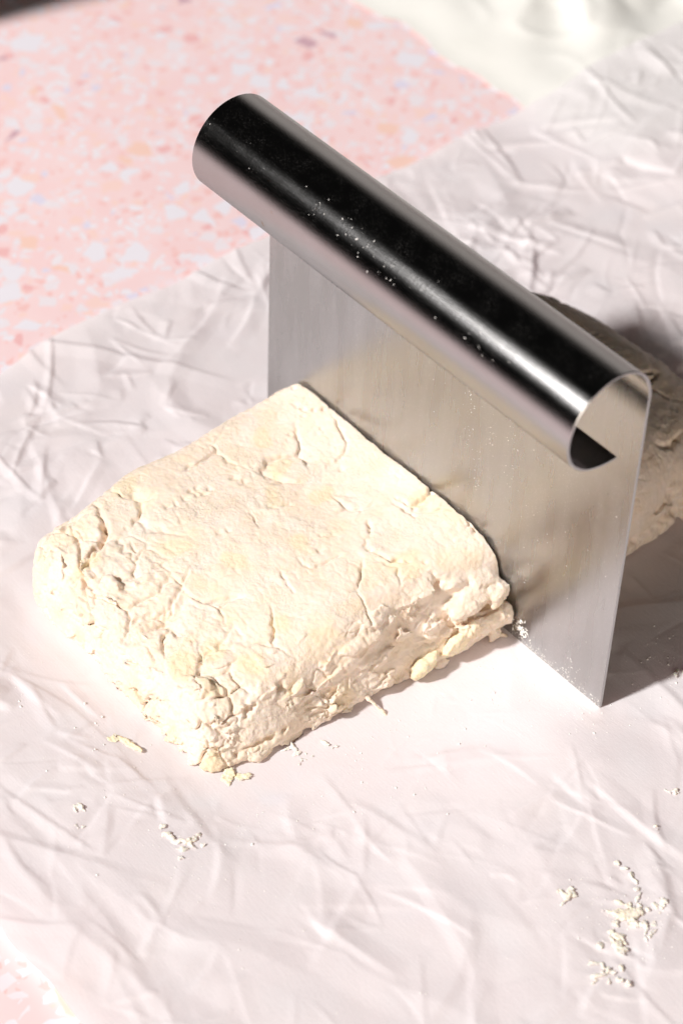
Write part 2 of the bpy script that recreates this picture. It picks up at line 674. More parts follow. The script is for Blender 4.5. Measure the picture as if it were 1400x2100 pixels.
ridge([(18, -13.2), (21, -11.5), (24, -8.4)], 0.00092, 0.013)
ridge([(-6.5, 9.5), (-2.0, 13.8), (5.0, 16.5)], 0.00108, 0.014)
ridge([(-6.8, 15.0), (-3.5, 13.6), (-2.0, 9.0)], 0.00092, 0.010)
ridge([(-6.0, 20.0), (0, 19.5), (6.0, 24.0)], 0.00108, 0.014)
ridge([(17.0, 1.0), (16.2, 4.2), (14.0, 8.0)], 0.00050, 0.007)
ridge([(18.6, 4.0), (16.0, 6.2), (13.6, 6.0)], 0.00037, 0.006)
# pinched creases: straight, sharp little folds in fans and bundles, some raised, some pressed in
CR = np.zeros(GX.shape)
rc = np.random.RandomState(77)
NX_, NY_ = GX.shape
GXW, GYW = GX + 0.12 * wx, GY + 0.12 * wy


def crease(x, y, ang, ln, hgt, w, bend):
    n = 5
    tt = np.linspace(0, 1, n)
    px = x + ln * tt * math.cos(ang) - bend * np.sin(tt * math.pi) * math.sin(ang)
    py = y + ln * tt * math.sin(ang) + bend * np.sin(tt * math.pi) * math.cos(ang)
    i0 = max(0, int((px.min() - w - PX0) / STEP)); i1 = min(NX_, int((px.max() + w - PX0) / STEP) + 2)
    j0 = max(0, int((py.min() - w - PY0) / STEP)); j1 = min(NY_, int((py.max() + w - PY0) / STEP) + 2)
    if i1 - i0 < 2 or j1 - j0 < 2:
        return
    Q = np.stack([GXW[i0:i1, j0:j1].ravel(), GYW[i0:i1, j0:j1].ravel()], 1)
    d, t = polydist(Q, np.stack([px, py], 1))
    # folds are lopsided: a gentle slope up to the crease and a short drop behind it
    sidedness = (Q[:, 0] - x) * -math.sin(ang) + (Q[:, 1] - y) * math.cos(ang) - bend * np.sin(np.clip(t, 0, 1) * math.pi)
    d = np.where(sidedness > 0, d, d * 2.6)
    prof = np.clip(1 - d / w, 0, 1) ** 1.1 * np.sin(np.clip(t, 0.0, 1.0) * math.pi) ** 0.6
    CR[i0:i1, j0:j1] += (hgt * prof).reshape(i1 - i0, j1 - j0)


for k in range(460):
    x, y = rc.uniform(PX0, PX1), rc.uniform(PY0, PY1 - .03)
    lw = float(sstep(0.13, 0.05, np.array([x - 0.25 * (y + 0.10)]))[0])
    if rc.rand() > 0.6 + 0.4 * lw:
        continue
    main = rc.uniform(0, math.pi)
    for q in range(rc.randint(1, 5)):       # a fan from one pinch point
        ln = rc.uniform(0.008, 0.040) * (0.7 + 0.5 * rc.rand())
        w = rc.uniform(0.0016, 0.0060)
        crease(x, y, main + q * rc.uniform(0.35, 1.3) + (math.pi if rc.rand() < .3 else 0), ln, w * rc.uniform(0.08, 0.27) * (1 if rc.rand() < .75 else -.7), w, rc.normal(0, 0.0012))
for k in range(60):                         # long folds that run on across the sheet
    w = rc.uniform(0.003, 0.009)
    crease(rc.uniform(PX0, PX1), rc.uniform(PY0, PY1 - .03), rc.uniform(0, 2 * math.pi), rc.uniform(0.035, 0.10), w * rc.uniform(0.05, 0.15), w, rc.normal(0, 0.004))
for k in range(480):                        # hairline crinkles
    x, y = rc.uniform(PX0, PX1), rc.uniform(PY0, PY1 - .03)
    main = rc.uniform(0, math.pi)
    for q in range(rc.randint(1, 4)):
        ln = rc.uniform(0.005, 0.026)
        w = rc.uniform(0.0014, 0.0034)
        crease(x, y, main + q * rc.uniform(0.4, 1.4), ln, w * rc.uniform(0.07, 0.26) * (1 if rc.rand() < .7 else -.8), w, rc.normal(0, 0.0007))
CR *= (0.42 + 0.58 * free) * (0.52 + 0.48 * left)
H = blur(H, 1) + CR
# over the towel the sheet rides higher; its edges lift a little
H += 0.0045 * sstep(0.165, 0.205, GY) * sstep(0.02, -0.03, GX)
H += 0.0022 * sstep(0.03, 0.0, GX - PX0) * (0.4 + 0.6 * m2)
H += 0.0015 * sstep(0.02, 0.0, GY - PY0)
base_flat = 0.0005
H = H + 0.0012 + 0.0020 * free
H = np.maximum(H, base_flat + 0.0001 * F3)
# nothing pokes into the blade, the dough or their foot line
inside = sstep(0.007, 0.001, dist)
H = H * (1 - inside) + np.minimum(H, 0.0009) * inside


def paper_z(x, y):
    i = min(max((x - PX0) / STEP, 0), H.shape[0] - 1.001)
    j = min(max((y - PY0) / STEP, 0), H.shape[1] - 1.001)
    i0, j0 = int(i), int(j)
    a, b = i - i0, j - j0
    return float((H[i0, j0] * (1 - a) + H[i0 + 1, j0] * a) * (1 - b) + (H[i0, j0 + 1] * (1 - a) + H[i0 + 1, j0 + 1] * a) * b)


# the cut edges wander a little
ex = G(fbm(np.stack([np.zeros(GX.size), GY.ravel(), np.zeros(GX.size)], 1), 9, 3, 31)) * 0.006 * sstep(0.05, 0.0, GX - PX0)
ey = G(fbm(np.stack([GX.ravel(), np.zeros(GX.size), np.zeros(GX.size)], 1), 14, 3, 33)) * 0.004 * sstep(0.05, 0.0, GY - PY0)
V = np.stack([(GX + wx * 0.3 + ex).ravel(), (GY + wy * 0.3 + ey).ravel(), H.ravel()], 1)
paper_me = mesh_from('parchment_sheet', V, grid_faces(*GX.shape))
paper = link('parchment_sheet', paper_me, M_PAPER)
tag(paper, 'crumpled translucent white parchment sheet lying under the dough and the scraper', 'parchment paper')

# ------------------------------------------------------------------ linen towel behind
tx = np.arange(-0.36, -0.028, 0.0015)
ty = np.arange(0.186, 0.46, 0.0015)
TX, TY = np.meshgrid(tx, ty, indexing='ij')
PT = np.stack([TX.ravel(), TY.ravel(), np.zeros(TX.size)], 1)


def GT(a):
    return a.reshape(TX.shape)


far = sstep(0.19, 0.26, TY)
offp = sstep(-0.055, -0.11, TX)
w1 = np.sin((TX * 0.75 + TY * 0.65) * 150 + 2.4 * GT(perlin(PT, 14, 41)))
w2 = np.abs(GT(perlin(PT, 24, 42)))
w3 = np.abs(GT(perlin(PT, 55, 44)))
TZ = 0.0022 + offp * far * (0.0026 * (1 + w1) + 0.008 * (0.5 - w2).clip(0) + 0.004 * (0.4 - w3).clip(0)) + 0.0004 * sstep(0.012, 0.0, np.abs(TY - 0.193)) * (0.4 + 0.6 * offp)
TZ = 0.0007 + (TZ - 0.0007) * sstep(0.186, 0.206, TY)
ed = GT(fbm(np.stack([TX.ravel(), np.zeros(TX.size), np.zeros(TX.size)], 1), 22, 4, 43)) * 0.007 * sstep(0.05, 0, TY - 0.186)
V = np.stack([TX.ravel(), (TY + ed).ravel(), TZ.ravel()], 1)
towel_me = mesh_from('linen_towel', V, grid_faces(*TX.shape))
towel = link('linen_towel', towel_me, M_CLOTH)
tag(towel, 'rumpled off-white linen towel lying behind the parchment at the upper right', 'towel')

# ------------------------------------------------------------------ unseen stand-in cylinder, added to cast the shadow at the upper left
prof = [(0.0, 0.0), (0.044, 0.0), (0.047, 0.003), (0.047, 0.135), (0.044, 0.142), (0.046, 0.144), (0.046, 0.158), (0.043, 0.161), (0.0, 0.161)]
nseg = 48
V, Fc = [], []
for r, z in prof:
    for k in range(nseg):
        a = 2 * math.pi * k / nseg
        V.append((r * math.cos(a), r * math.sin(a), z))
for i in range(len(prof) - 1):
    for k in range(nseg):
        a, b = i * nseg + k, i * nseg + (k + 1) % nseg
        Fc.append([a, b, b + nseg, a + nseg])
caster = link('shadow_caster', mesh_from('shadow_caster', V, Fc), plain_mat('shadow_caster_grey', (0.40, 0.37, 0.36), 0.4))
caster.location = (-0.307, -0.012, 0.0)
tag(caster, 'plain grey cylinder added out of view beyond the upper-left edge to cast a shadow on the terrazzo', 'canister')

# ------------------------------------------------------------------ bench scraper
W, TH = 0.150, 0.0009
ZB = 0.0008            # the blade has pressed the sheet flat
scraper = empty('bench_scraper', (0.075, 0.0, ZB))
tag(scraper, 'stainless steel bench scraper with rolled tube handle standing upright in the dough', 'scraper')
OFF = np.array([0.075, 0.0, ZB])


def sheet(name, line, mat, nx=60):
    """a strip of sheet steel: mid-line (y, z) extruded along x with real thickness and rounded ends"""
    L = np.array(line, float)
    T = np.gradient(L, axis=0)
    T /= np.linalg.norm(T, axis=1)[:, None]
    Nn = np.stack([-T[:, 1], T[:, 0]], 1)
    A = L + Nn * TH / 2
    B = L - Nn * TH / 2
    ring = np.concatenate([A, B[::-1]])
    m = len(ring)
    e = 0.00022
    xs_ = np.concatenate([[0.0], np.linspace(e, W - e, nx), [W]])
    V = []
    for x in xs_:
        r = ring
        if x in (0.0, W):
            mid = np.concatenate([L, L[::-1]])
            r = mid + (ring - mid) * 0.55
        V.append(np.stack([np.full(m, x), r[:, 0], r[:, 1]], 1))
    V = np.concatenate(V) - OFF
    Fc = []
    for i in range(len(xs_) - 1):
        for k in range(m):
            a, b = i * m + k, i * m + (k + 1) % m
            Fc.append([a, b, b + m, a + m])
    n = len(L)
    for base, flip in ((0, False), ((len(xs_) - 1) * m, True)):
        for k in range(n - 1):
            q = [base + k, base + m - 1 - k, base + m - 2 - k, base + k + 1]
            Fc.append(q[::-1] if flip else q)
    me = mesh_from(name, V, Fc)
    bm = bmesh.new()
    bm.from_mesh(me)
    bmesh.ops.recalc_face_normals(bm, faces=bm.faces)
    bm.to_mesh(me)
    bm.free()
    me.set_sharp_from_angle(angle=math.radians(38))
    return link(name, me, mat, scraper)


R0, ZC = 0.0142, 0.1185
blade = sheet('blade', [(0.0, z) for z in np.linspace(ZB, ZC, 40)], M_BLADE)
line = []
for a in np.linspace(0, 252, 110):
    t = math.radians(a)
    line.append((-R0 + R0 * math.cos(t), ZC + 0.0001 + R0 * math.sin(t) * (1.02 if a < 180 else 0.98)))
last = np.array(line[-1])
d_ = np.array(line[-1]) - np.array(line[-2])
d_ /= np.linalg.norm(d_)
for k in range(1, 14):        # the roll runs out nearly straight towards the blade
    tt = k * 0.00072
    line.append(tuple(last + d_ * tt + np.array([0.0, 1.0]) * 20 * tt * tt))
handle = sheet('handle', line, M_HANDLE, 90)


def specks(name, pts, nrm, sizes, mat, parent, seed):
    rs = np.random.RandomState(seed)
    Vs, Fs, n = [], [], 0
    for p, nv, s in zip(pts, nrm, sizes):
        Vv = ICO1_V * (0.6 + 0.7 * rs.rand(len(ICO1_V), 1)) * s * np.array([1, 1, 1])
        nv = np.array(nv) / np.linalg.norm(nv)
        tg = rs.normal(size=3); tg -= tg @ nv * nv; tg /= np.linalg.norm(tg)
        Vv = Vv + (Vv @ tg)[:, None] * tg * rs.uniform(0, 2.2)
        h = Vv @ nv
        Vv = Vv - 0.55 * h[:, None] * nv
        Vs.append(Vv + p + nv * s * 0.12 - OFF)
        Fs.append(ICO1_F + n)
        n += len(Vv)
    me = mesh_from(name, np.concatenate(Vs), np.concatenate(Fs))
    o = link(name, me, mat, parent)
    o['kind'] = 'stuff'
    return o


rs = np.random.RandomState(5)
pts, nr, sz = [], [], []
for _ in range(260):     # along the bottom edge
    x = rs.uniform(0.1135, 0.150)
    z = ZB + abs(rs.normal(0, 0.0022)) * (1.6 if 0.133 < x < 0.141 else 0.8)
    pts.append((x, -TH / 2, z)); nr.append((0, -1, 0)); sz.append(0.00004 + 0.00013 * rs.rand() ** 2)
for _ in range(60):      # a knocked-off dab near the dough
    pts.append((0.1170 + rs.normal(0, 0.0016), -TH / 2, 0.0055 + rs.normal(0, 0.002))); nr.append((0, -1, 0)); sz.append(rs.uniform(0.00008, 0.0004) * (2.0 if rs.rand() < .08 else 1))
for cx0, sx, cz0, cz1, n in ((0.088, .0016, .055, .088, 60), (0.097, .001, .06, .085, 40), (0.105, .0014, .05, .088, 40), (0.093, .001, .04, .06, 30), (0.075, .002, .06, .09, 20), (0.12, .006, .02, .06, 30), (0.138, .006, .01, .06, 16), (0.11, .02, .03, .08, 30)):
    for _ in range(n):
        pts.append((cx0 + rs.normal(0, sx), -TH / 2, rs.uniform(cz0, cz1))); nr.append((0, -1, 0)); sz.append(0.00003 + 0.00010 * rs.rand() ** 2)
specks('flour_dust', np.array(pts), nr, sz, M_FLOUR, scraper, 1)
pts, nr, sz = [], [], []
for cx0, sx, a0, sa, n in ((0.060, .010, 132, 6, 130), (0.075, .009, 140, 6, 120), (0.048, .005, 124, 7, 50), (0.10, .02, 132, 9, 70), (0.03, .02, 105, 20, 60), (0.012, .005, 130, 12, 30), (0.113, .006, 148, 5, 40)):
    for _ in range(n):
        a = math.radians(a0 + rs.normal(0, sa))
        r = R0 + TH / 2
        pts.append((np.clip(cx0 + rs.normal(0, sx), 0.002, 0.148), -R0 + r * math.cos(a), ZC + 1.02 * r * math.sin(a)))
        nr.append((0, math.cos(a), math.sin(a)))
        sz.append(0.00004 + 0.00013 * rs.rand() ** 2.5 + (0.00012 if rs.rand() < .03 else 0))
specks('flour_dust', np.array(pts), nr, sz, M_FLOUR, scraper, 2)


# ------------------------------------------------------------------ dough
def rbox(x0, x1, y0, y1, z0, z1, r, n=44):
    c = np.array([(x0 + x1) / 2, (y0 + y1) / 2, (z0 + z1) / 2])
    h = np.array([(x1 - x0) / 2, (y1 - y0) / 2, (z1 - z0) / 2])
    u = np.linspace(-1, 1, n)
    A, B = np.meshgrid(u, u, indexing='ij')
    o = np.ones_like(A)
    Vs, Fs, k = [], [], 0
    for ax in range(3):
        for s in (-1, 1):
            p = [None] * 3
            p[ax] = o * s
            p[(ax + 1) % 3] = A
            p[(ax + 2) % 3] = B
            Vs.append(np.stack([q.ravel() for q in p], 1))
            f = grid_faces(n, n)
            Fs.append((f if s > 0 else f[:, ::-1]) + k)
            k += n * n
    V = np.concatenate(Vs) * h
    q = np.clip(V, -(h - r), h - r)
    d = V - q
    ln = np.linalg.norm(d, axis=1)
    V = q + d / np.maximum(ln, 1e-9)[:, None] * np.minimum(ln, r)[:, None]
    return V + c, np.concatenate(Fs)


CRACKS = [  # centimetres; x, y, z then width mm, depth mm
    ([(2.16, -.84, 3.2), (2.49, -.88, 3.2), (2.78, -.78, 3.2), (2.94, -.49, 3.2), (3.1, -.05, 3.2)], .55, 2.2),
    ([(1.97, -8.03, 3.1), (2.58, -8.23, 3.1), (3.09, -8.55, 3.1), (3.32, -8.89, 3.1), (3.36, -9.21, 3.0), (3.4, -9.62, 2.8)], .75, 3.2),
    ([(7.45, -2.39, 3.2), (7.89, -2.70, 3.2), (8.21, -3.14, 3.2)], .45, 1.5),
    ([(8.21, -3.23, 3.2), (8.62, -3.09, 3.2), (9.03, -2.93, 3.2), (9.38, -2.55, 3.2)], .5, 1.4),
    ([(9.5, -2.2, 3.1), (9.85, -2.2, 2.9), (10.25, -2.1, 2.7), (10.55, -2.5, 2.6), (10.5, -3.0, 2.6)], .7, 2.2),
    ([(6.67, -7.31, 3.2), (6.69, -6.98, 3.2), (6.76, -6.56, 3.2)], .45, 1.3),
    ([(7.32, -5.59, 3.2), (7.79, -5.76, 3.2), (8.33, -5.91, 3.2)], .45, 1.5),
    ([(5.6, -7.95, 3.2), (5.85, -7.83, 3.2), (6.09, -7.95, 3.2)], .6, 1.6),
    ([(6.46, -7.96, 3.2), (6.94, -8.47, 3.2), (6.93, -8.7, 3.2)], .45, 1.2),
    ([(5.5, -9.5, 2.9), (5.9, -9.8, 2.7), (6.35, -9.75, 2.7)], .9, 2.5),
    ([(6.88, -9.3, 3.0), (7.27, -9.2, 3.0)], .8, 2.2),
    ([(7.5, -9.0, 3.0), (7.75, -9.4, 3.0), (8.2, -9.5, 2.9)], .9, 2.4),
    ([(7.2, -10.0, 2.6), (7.3, -9.7, 2.7), (7.7, -9.6, 2.8), (8.05, -9.65, 2.7)], .8, 2.2),
    ([(4.69, -4.36, 3.2), (5.1, -4.4, 3.2), (5.32, -4.25, 3.2), (5.54, -3.72, 3.2)], .35, .8),
    ([(8.34, -.36, 3.2), (8.97, -.54, 3.2)], .3, .7),
    ([(7.07, -4.35, 3.2), (7.06, -3.89, 3.2), (7.33, -3.49, 3.2)], .3, .7),
    ([(9.8, -8.9, 2.6), (10.3, -9.1, 2.3), (10.5, -9.4, 2.1)], .8, 2.2),
    ([(9.75, -8.25, 2.7), (10.15, -8.65, 2.4), (10.4, -9.1, 2.1)], .6, 1.6),
    ([(10.3, -7.9, 2.5), (10.75, -8.05, 2.2), (11.0, -8.5, 1.8)], .9, 2.6),
    ([(10.45, -7.2, 2.5), (10.7, -6.8, 2.4), (11.0, -6.65, 2.3), (10.9, -6.1, 2.5)], .6, 1.4),
    ([(10.5, -5.2, 2.6), (10.7, -4.85, 2.5), (10.95, -4.95, 2.4)], .6, 1.6),
    ([(9.1, -9.6, 2.8), (9.3, -9.85, 2.6)], .6, 1.6),
    ([(9.1, -1.33, 3.2), (9.5, -1.5, 3.1), (9.7, -1.1, 3.1)], .45, 1.0),
    ([(9.6, -.25, 3.1), (9.95, -.4, 2.9), (10.2, -.7, 2.7)], .6, 1.8),
    ([(3.83, -8.24, 3.2), (4.67, -8.44, 3.2), (5.06, -8.57, 3.1)], .35, .9),
    # folds of the right-hand face
    ([(11.2, -.2, 1.55), (11.2, -1.4, 1.45), (11.2, -2.6, 1.5), (11.1, -3.4, 1.7)], .8, 2.0),
    ([(10.7, -2.9, 2.5), (11.1, -3.3, 1.7), (11.4, -4.2, .9), (11.5, -5.5, .35)], .8, 2.4),
    ([(10.6, -4.0, 2.6), (11.0, -4.3, 1.8), (11.3, -5.2, 1.1), (11.4, -6.6, .6)], .7, 2.0),
    ([(11.4, -1.3, .9), (11.4, -1.5, .4), (11.5, -2.4, .2)], .6, 1.6),
    ([(11.3, -2.6, 1.0), (11.4, -3.2, .6), (11.5, -3.6, .2)], .7, 1.8),
    ([(11.3, -6.5, 1.2), (11.4, -8.0, .9), (11.2, -9.3, .8)], .7, 1.6),
    ([(10.2, -.9, 2.7), (10.7, -1.2, 2.3), (11.0, -1.9, 2.0)], .6, 1.6),
]
PITS = [(3.39, -6.25), (3.31, -5.38), (3.6, -5.34), (3.53, -5.1), (3.41, -5.9), (3.65, -4.29), (3.99, -4.19), (3.63, -.92),
        (3.34, -6.47), (5.12, -6.0), (5.22, -5.72), (5.01, -8.26), (7.48, -4.25), (5.29, -1.56), (3.3, -5.6), (3.5, -5.55)]
BUTTER = [(4.17, -2.96, .5), (5.75, -2.8, .45), (4.91, -3.85, .5), (6.97, -4.63, .5), (7.93, -8.57, .4), (2.96, -2.63, .5), (9.4, -2.75, .7),
          (9.9, -5.9, .7), (3.3, -9.4, .3), (7.64, -.59, .4), (2.0, -7.0, .5), (8.6, -6.6, .5), (6.2, -6.3, .5), (9.0, -7.9, .5), (10.2, -7.3, .4), (4.6, -7.3, .6)]


def finish_dough(name, m2, V, N, parent, mat, crag, cracks, pits, butter, clampy, zmin=0.0012, seed=0, amp=1.0):
    nz = N[:, 2]
    top = sstep(0.35, 0.85, nz)
    side = 1 - top
    c = crag(V)                                # 0 smooth .. 1 crumbly
    d = 0.00035 * perlin(V, 38, seed + 1) + 0.00016 * perlin(V, 120, seed + 2)
    d += (0.00010 + 0.00012 * c) * fbm(V, 330, 3, seed + 3, 0.6)
    d += 0.00010 * fbm(V, 820, 2, seed + 51) + (0.00020 * c + 0.00006 * side) * fbm(V, 680, 2, seed + 53)
    # crumb structure
    Q = V + 0.0011 * np.stack([perlin(V, 300, seed + 5), perlin(V, 300, seed + 6), perlin(V, 300, seed + 7)], 1)
    f1, f2, rid = worley(Q, 130, seed + 1)
    d += c * (0.0004 * (0.55 - f1) + 0.0006 * (rid - 0.5)) - c * 0.0018 * sstep(-.1, .4, perlin(V, 90, seed + 41)) * np.exp(-((f2 - f1) / 0.075) ** 2)
    f1b, f2b, ridb = worley(Q, 420, seed + 2)
    d += (0.15 + 0.85 * c) * 0.00030 * (0.5 - f1b)
    # plates pressed into the top: thin hairlines where two of them meet, one side a touch higher
    Q2 = V + 0.004 * np.stack([perlin(V, 70, seed + 15), perlin(V, 70, seed + 16), 0 * V[:, 0]], 1) + 0.0008 * np.stack([perlin(V, 420, seed + 17), perlin(V, 420, seed + 18), 0 * V[:, 0]], 1)
    g1, g2, gr = worley(Q2 * np.array([1, 1, 0.4]), 62, seed + 3)
    open_ = sstep(0.0, 0.35, perlin(V, 52, seed + 8))
    d += top * amp * (0.00022 * (gr - 0.5) * sstep(0.0, 0.12, g2 - g1) - 0.0014 * open_ * np.exp(-((g2 - g1) / 0.045) ** 2))
    # fine broken skin: hairlines of a few millimetres where the flour has dried
    e1, e2, er = worley(Q2 * np.array([1, 1, 0.6]), 210, seed + 6)
    gate = sstep(0.02, 0.30, perlin(V, 75, seed + 44)) * (0.30 + 0.70 * side) * amp
    d += gate * (0.00022 * (er - 0.5) - 0.0006 * np.exp(-((e2 - e1) / 0.10) ** 2))
    # pin holes
    h1, h2, hr = worley(V, 250, seed + 4)
    holes = (hr > 0.86) & (perlin(V, 60, seed + 9) > 0.1)
    d -= holes * top * 0.0006 * np.clip(1 - h1 / 0.26, 0, 1)
    Qc = V + 0.0007 * np.stack([perlin(V, 480, seed + 25), perlin(V, 480, seed + 26), perlin(V, 480, seed + 27)], 1)
    for pl, w, dep in cracks:
        p = np.array(pl) * CM
        lo, hi = p.min(0) - 0.006, p.max(0) + 0.006
        k = np.where(((V > lo) & (V < hi)).all(1))[0]
        if len(k) == 0:
            continue
        dd, t = polydist(Qc[k], p)
        env = np.sin(np.clip(t, 0.06, 0.94) * math.pi) ** 0.4 * (0.75 + 0.5 * perlin(V[k], 260, 60))
        ww = w * 0.00115
        d[k] += -dep * 0.0016 * env * np.exp(-(dd / ww) ** 2) + 0.00025 * env * np.exp(-((dd - 0.0016) / 0.0011) ** 2)
    for (x, y) in pits:
        r = np.hypot(Qc[:, 0] - x * CM, Qc[:, 1] - y * CM)
        d -= top * 0.0008 * np.exp(-(r / 0.0009) ** 2)
    V = V + N * d[:, None]
    if clampy is not None:
        lim = clampy + np.sign(clampy) * 0.0007 * np.abs(perlin(V, 160, seed + 12))
        if clampy < 0:
            V[:, 1] = np.minimum(V[:, 1], lim)
        else:
            V[:, 1] = np.maximum(V[:, 1], lim)
    V[:, 2] = np.maximum(V[:, 2], zmin)
    m2.vertices.foreach_set('co', V.astype(np.float32).ravel())
    b = np.zeros(len(V))
    nb = 0.0035 * perlin(V, 190, seed + 30)
    for x, y, r in butter:
        q = np.hypot((V[:, 0] - x * CM), (V[:, 1] - y * CM)) + nb
        b = np.maximum(b, 0.75 * sstep(r * CM, r * CM * 0.45, q) * top)
    b = np.maximum(b, 0.30 * sstep(0.34, 0.55, perlin(V, 95, seed + 31)))
    b = np.maximum(b, 0.8 * c * sstep(0.80, 0.84, rid) * sstep(0.0, 0.25, f2 - f1))
    set_attr(m2, 'butter', b)
    m2.materials.clear()
    m2.polygons.foreach_set('use_smooth', np.ones(len(m2.polygons), bool))
    m2.name = name
    m2.update()
    return link(name, m2, mat, parent)


rs = np.random.RandomState(21)
parts = []
V, Fc = rbox(1.35 * CM, 10.6 * CM, -10.05 * CM, 0.35 * CM, 0.08 * CM, 3.24 * CM, 0.6 * CM, 50)
t = np.clip(V[:, 2] / 0.032, 0, 1)
xr = np.clip((V[:, 0] - 0.0135) / 0.0925, 0, 1)
yr = np.clip((0.0035 - V[:, 1]) / 0.1025, 0, 1)
V[:, 0] += xr ** 3 * ((1 - t) * 0.010 - 0.0015)
V[:, 1] -= yr ** 3 * (1 - t) * 0.004
V[:, 1] += yr * (1 - xr) * 0.0015
# the slab is a hand-patted square: sagging corners, wavering outline
V[:, 2] -= t * 0.0015 * np.exp(-((V[:, 0] - 0.015) ** 2 + (V[:, 1] + 0.099) ** 2) / 0.025 ** 2)
V[:, 2] -= t * 0.0020 * np.exp(-((V[:, 0] - 0.108) ** 2 + (V[:, 1] + 0.099) ** 2) / 0.025 ** 2)
V[:, 2] -= t * 0.0036 * sstep(0.088, 0.110, V[:, 0])
V[:, 2] -= t * 0.0040 * sstep(-0.080, -0.102, V[:, 1])
V[:, 2] += t * (0.0009 * perlin(V, 30, 2))
V[:, 0] += 0.0030 * perlin(V * np.array([0.2, 1, .6]), 40, 3) * (np.abs(xr - .5) * 2) ** 3
V[:, 1] += 0.0030 * perlin(V * np.array([1, 0.2, .6]), 40, 4) * yr ** 3
parts.append((V, Fc))


def rnd(a, b):
    return rs.uniform(a, b)


# crumbly clods of the left-hand (lit) face and its rim: flat-faced plates with torn edges, a few loose grains
for i in range(46):
    z = rnd(0.15, 2.6)
    s = rnd(0.40, 0.95)
    x = rnd(2.5, 10.0)
    y = -9.72 - (1 - z / 3.2) * 0.42 + rnd(-0.06, 0.10) + 0.20 + max(0, z - 2.0) * .25
    parts.append(lump(i, np.array([x, y, max(z, s * .5)]) * CM, np.array([s, rnd(.20, .34), s * rnd(.45, .8)]) * CM, (rnd(-.45, .1), rnd(-.6, .6), rnd(-.35, .35)), .30, .3))
for i in range(30):            # grains and small crumbs clinging to that face
    z = rnd(0.1, 2.7)
    s = rnd(0.06, 0.17)
    parts.append(lump(i + 300, np.array([rnd(2.4, 10.4), -9.86 - (1 - z / 3.2) * 0.42 + rnd(-.06, .10) + max(0, z - 2.0) * .3, max(z, s * .6)]) * CM, np.array([s * 1.3, s, s * .8]) * CM, (rnd(0, 6), rnd(0, 6), rnd(0, 6)), .5))
for i in range(18):            # rim plates that bend over the edge
    x = rnd(2.2, 7.6)
    a = rnd(.35, .8)
    parts.append(lump(i + 400, np.array([x, -9.05 + rnd(-.15, .25), 2.66 + rnd(-.10, .06)]) * CM, np.array([a, a * .7, .15]) * CM, (rnd(.2, .45), rnd(-.1, .1), rnd(-.5, .5)), .42, .1))
# layered slabs of the right-hand face: long, lying, overlapping like torn leaves
for i in range(18):
    z = rnd(0.25, 1.75)
    x = 11.14 - (z / 3.2) ** 1.5 * 1.25
    a, b = rnd(0.7, 1.7), rnd(0.22, 0.40)
    parts.append(lump(i + 500, np.array([x - 0.16 + rnd(-.08, .06), rnd(-9.3, -0.6), z]) * CM, np.array([rnd(.22, .32), a, b]) * CM, (rnd(-.1, .55), rnd(.15, .6), rnd(-.08, .08)), .32, .3))
for i in range(40):
    z = rnd(0.1, 2.6)
    x = 11.26 - (z / 3.2) ** 1.5 * 1.25
    s = rnd(0.05, 0.14)
    y = rnd(-9.8, -0.3) if i % 3 else rnd(-.9, -.15)
    parts.append(lump(i + 700, np.array([x, y, max(z, s * .6)]) * CM, np.array([s * .8, s * 1.6, s]) * CM, (rnd(0, 6), rnd(0, 6), rnd(0, 6)), .5))
# a knuckle of layers right beside the blade
for i, (x, y, z, a, b, c_) in enumerate([(10.55, -.75, 2.30, .50, .55, .26), (10.95, -.5, 1.9, .40, .5, .36), (11.1, -.45, 1.0, .42, .45, .48), (11.15, -1.3, 1.1, .38, .7, .40), (10.9, -1.5, 1.95, .45, .8, .34), (10.35, -1.6, 2.5, .4, .5, .26), (10.0, -.35, 2.7, .35, .3, .22), (9.95, -3.0, 2.78, .75, .80, .18), (10.2, -4.4, 2.55, .55, .65, .24), (10.55, -4.9, 2.1, .40, .9, .36)]):
    parts.append(lump(i + 900, np.array([x, y, z]) * CM, np.array([a, b, c_]) * CM, (rnd(-.2, .2), rnd(.25, .5), rnd(-.3, .3)), .24, .5))
# front corner
for i in range(22):
    z = rnd(0.2, 1.6)
    s = rnd(0.22, 0.50)
    parts.append(lump(i + 1000, np.array([10.75 + rnd(-.4, .2) - z * .2, -9.85 + rnd(-.2, .45) + z * .2, max(z, s * .5)]) * CM, np.array([s, s * .8, s * .5]) * CM, (rnd(-.4, .4), rnd(-.4, .4), rnd(0, 6)), .34, .3))
# left corner and the far rim (outline only)
for i in range(14):
    z = rnd(1.0, 2.5)
    s = rnd(0.10, 0.22)
    parts.append(lump(i + 1100, np.array([1.62 + rnd(0, .2), rnd(-9.0, -.8), z]) * CM, np.array([s * .8, s * 1.8, s * .8]) * CM, (rnd(-.5, .5), rnd(-.5, .5), rnd(-.5, .5)), .3))
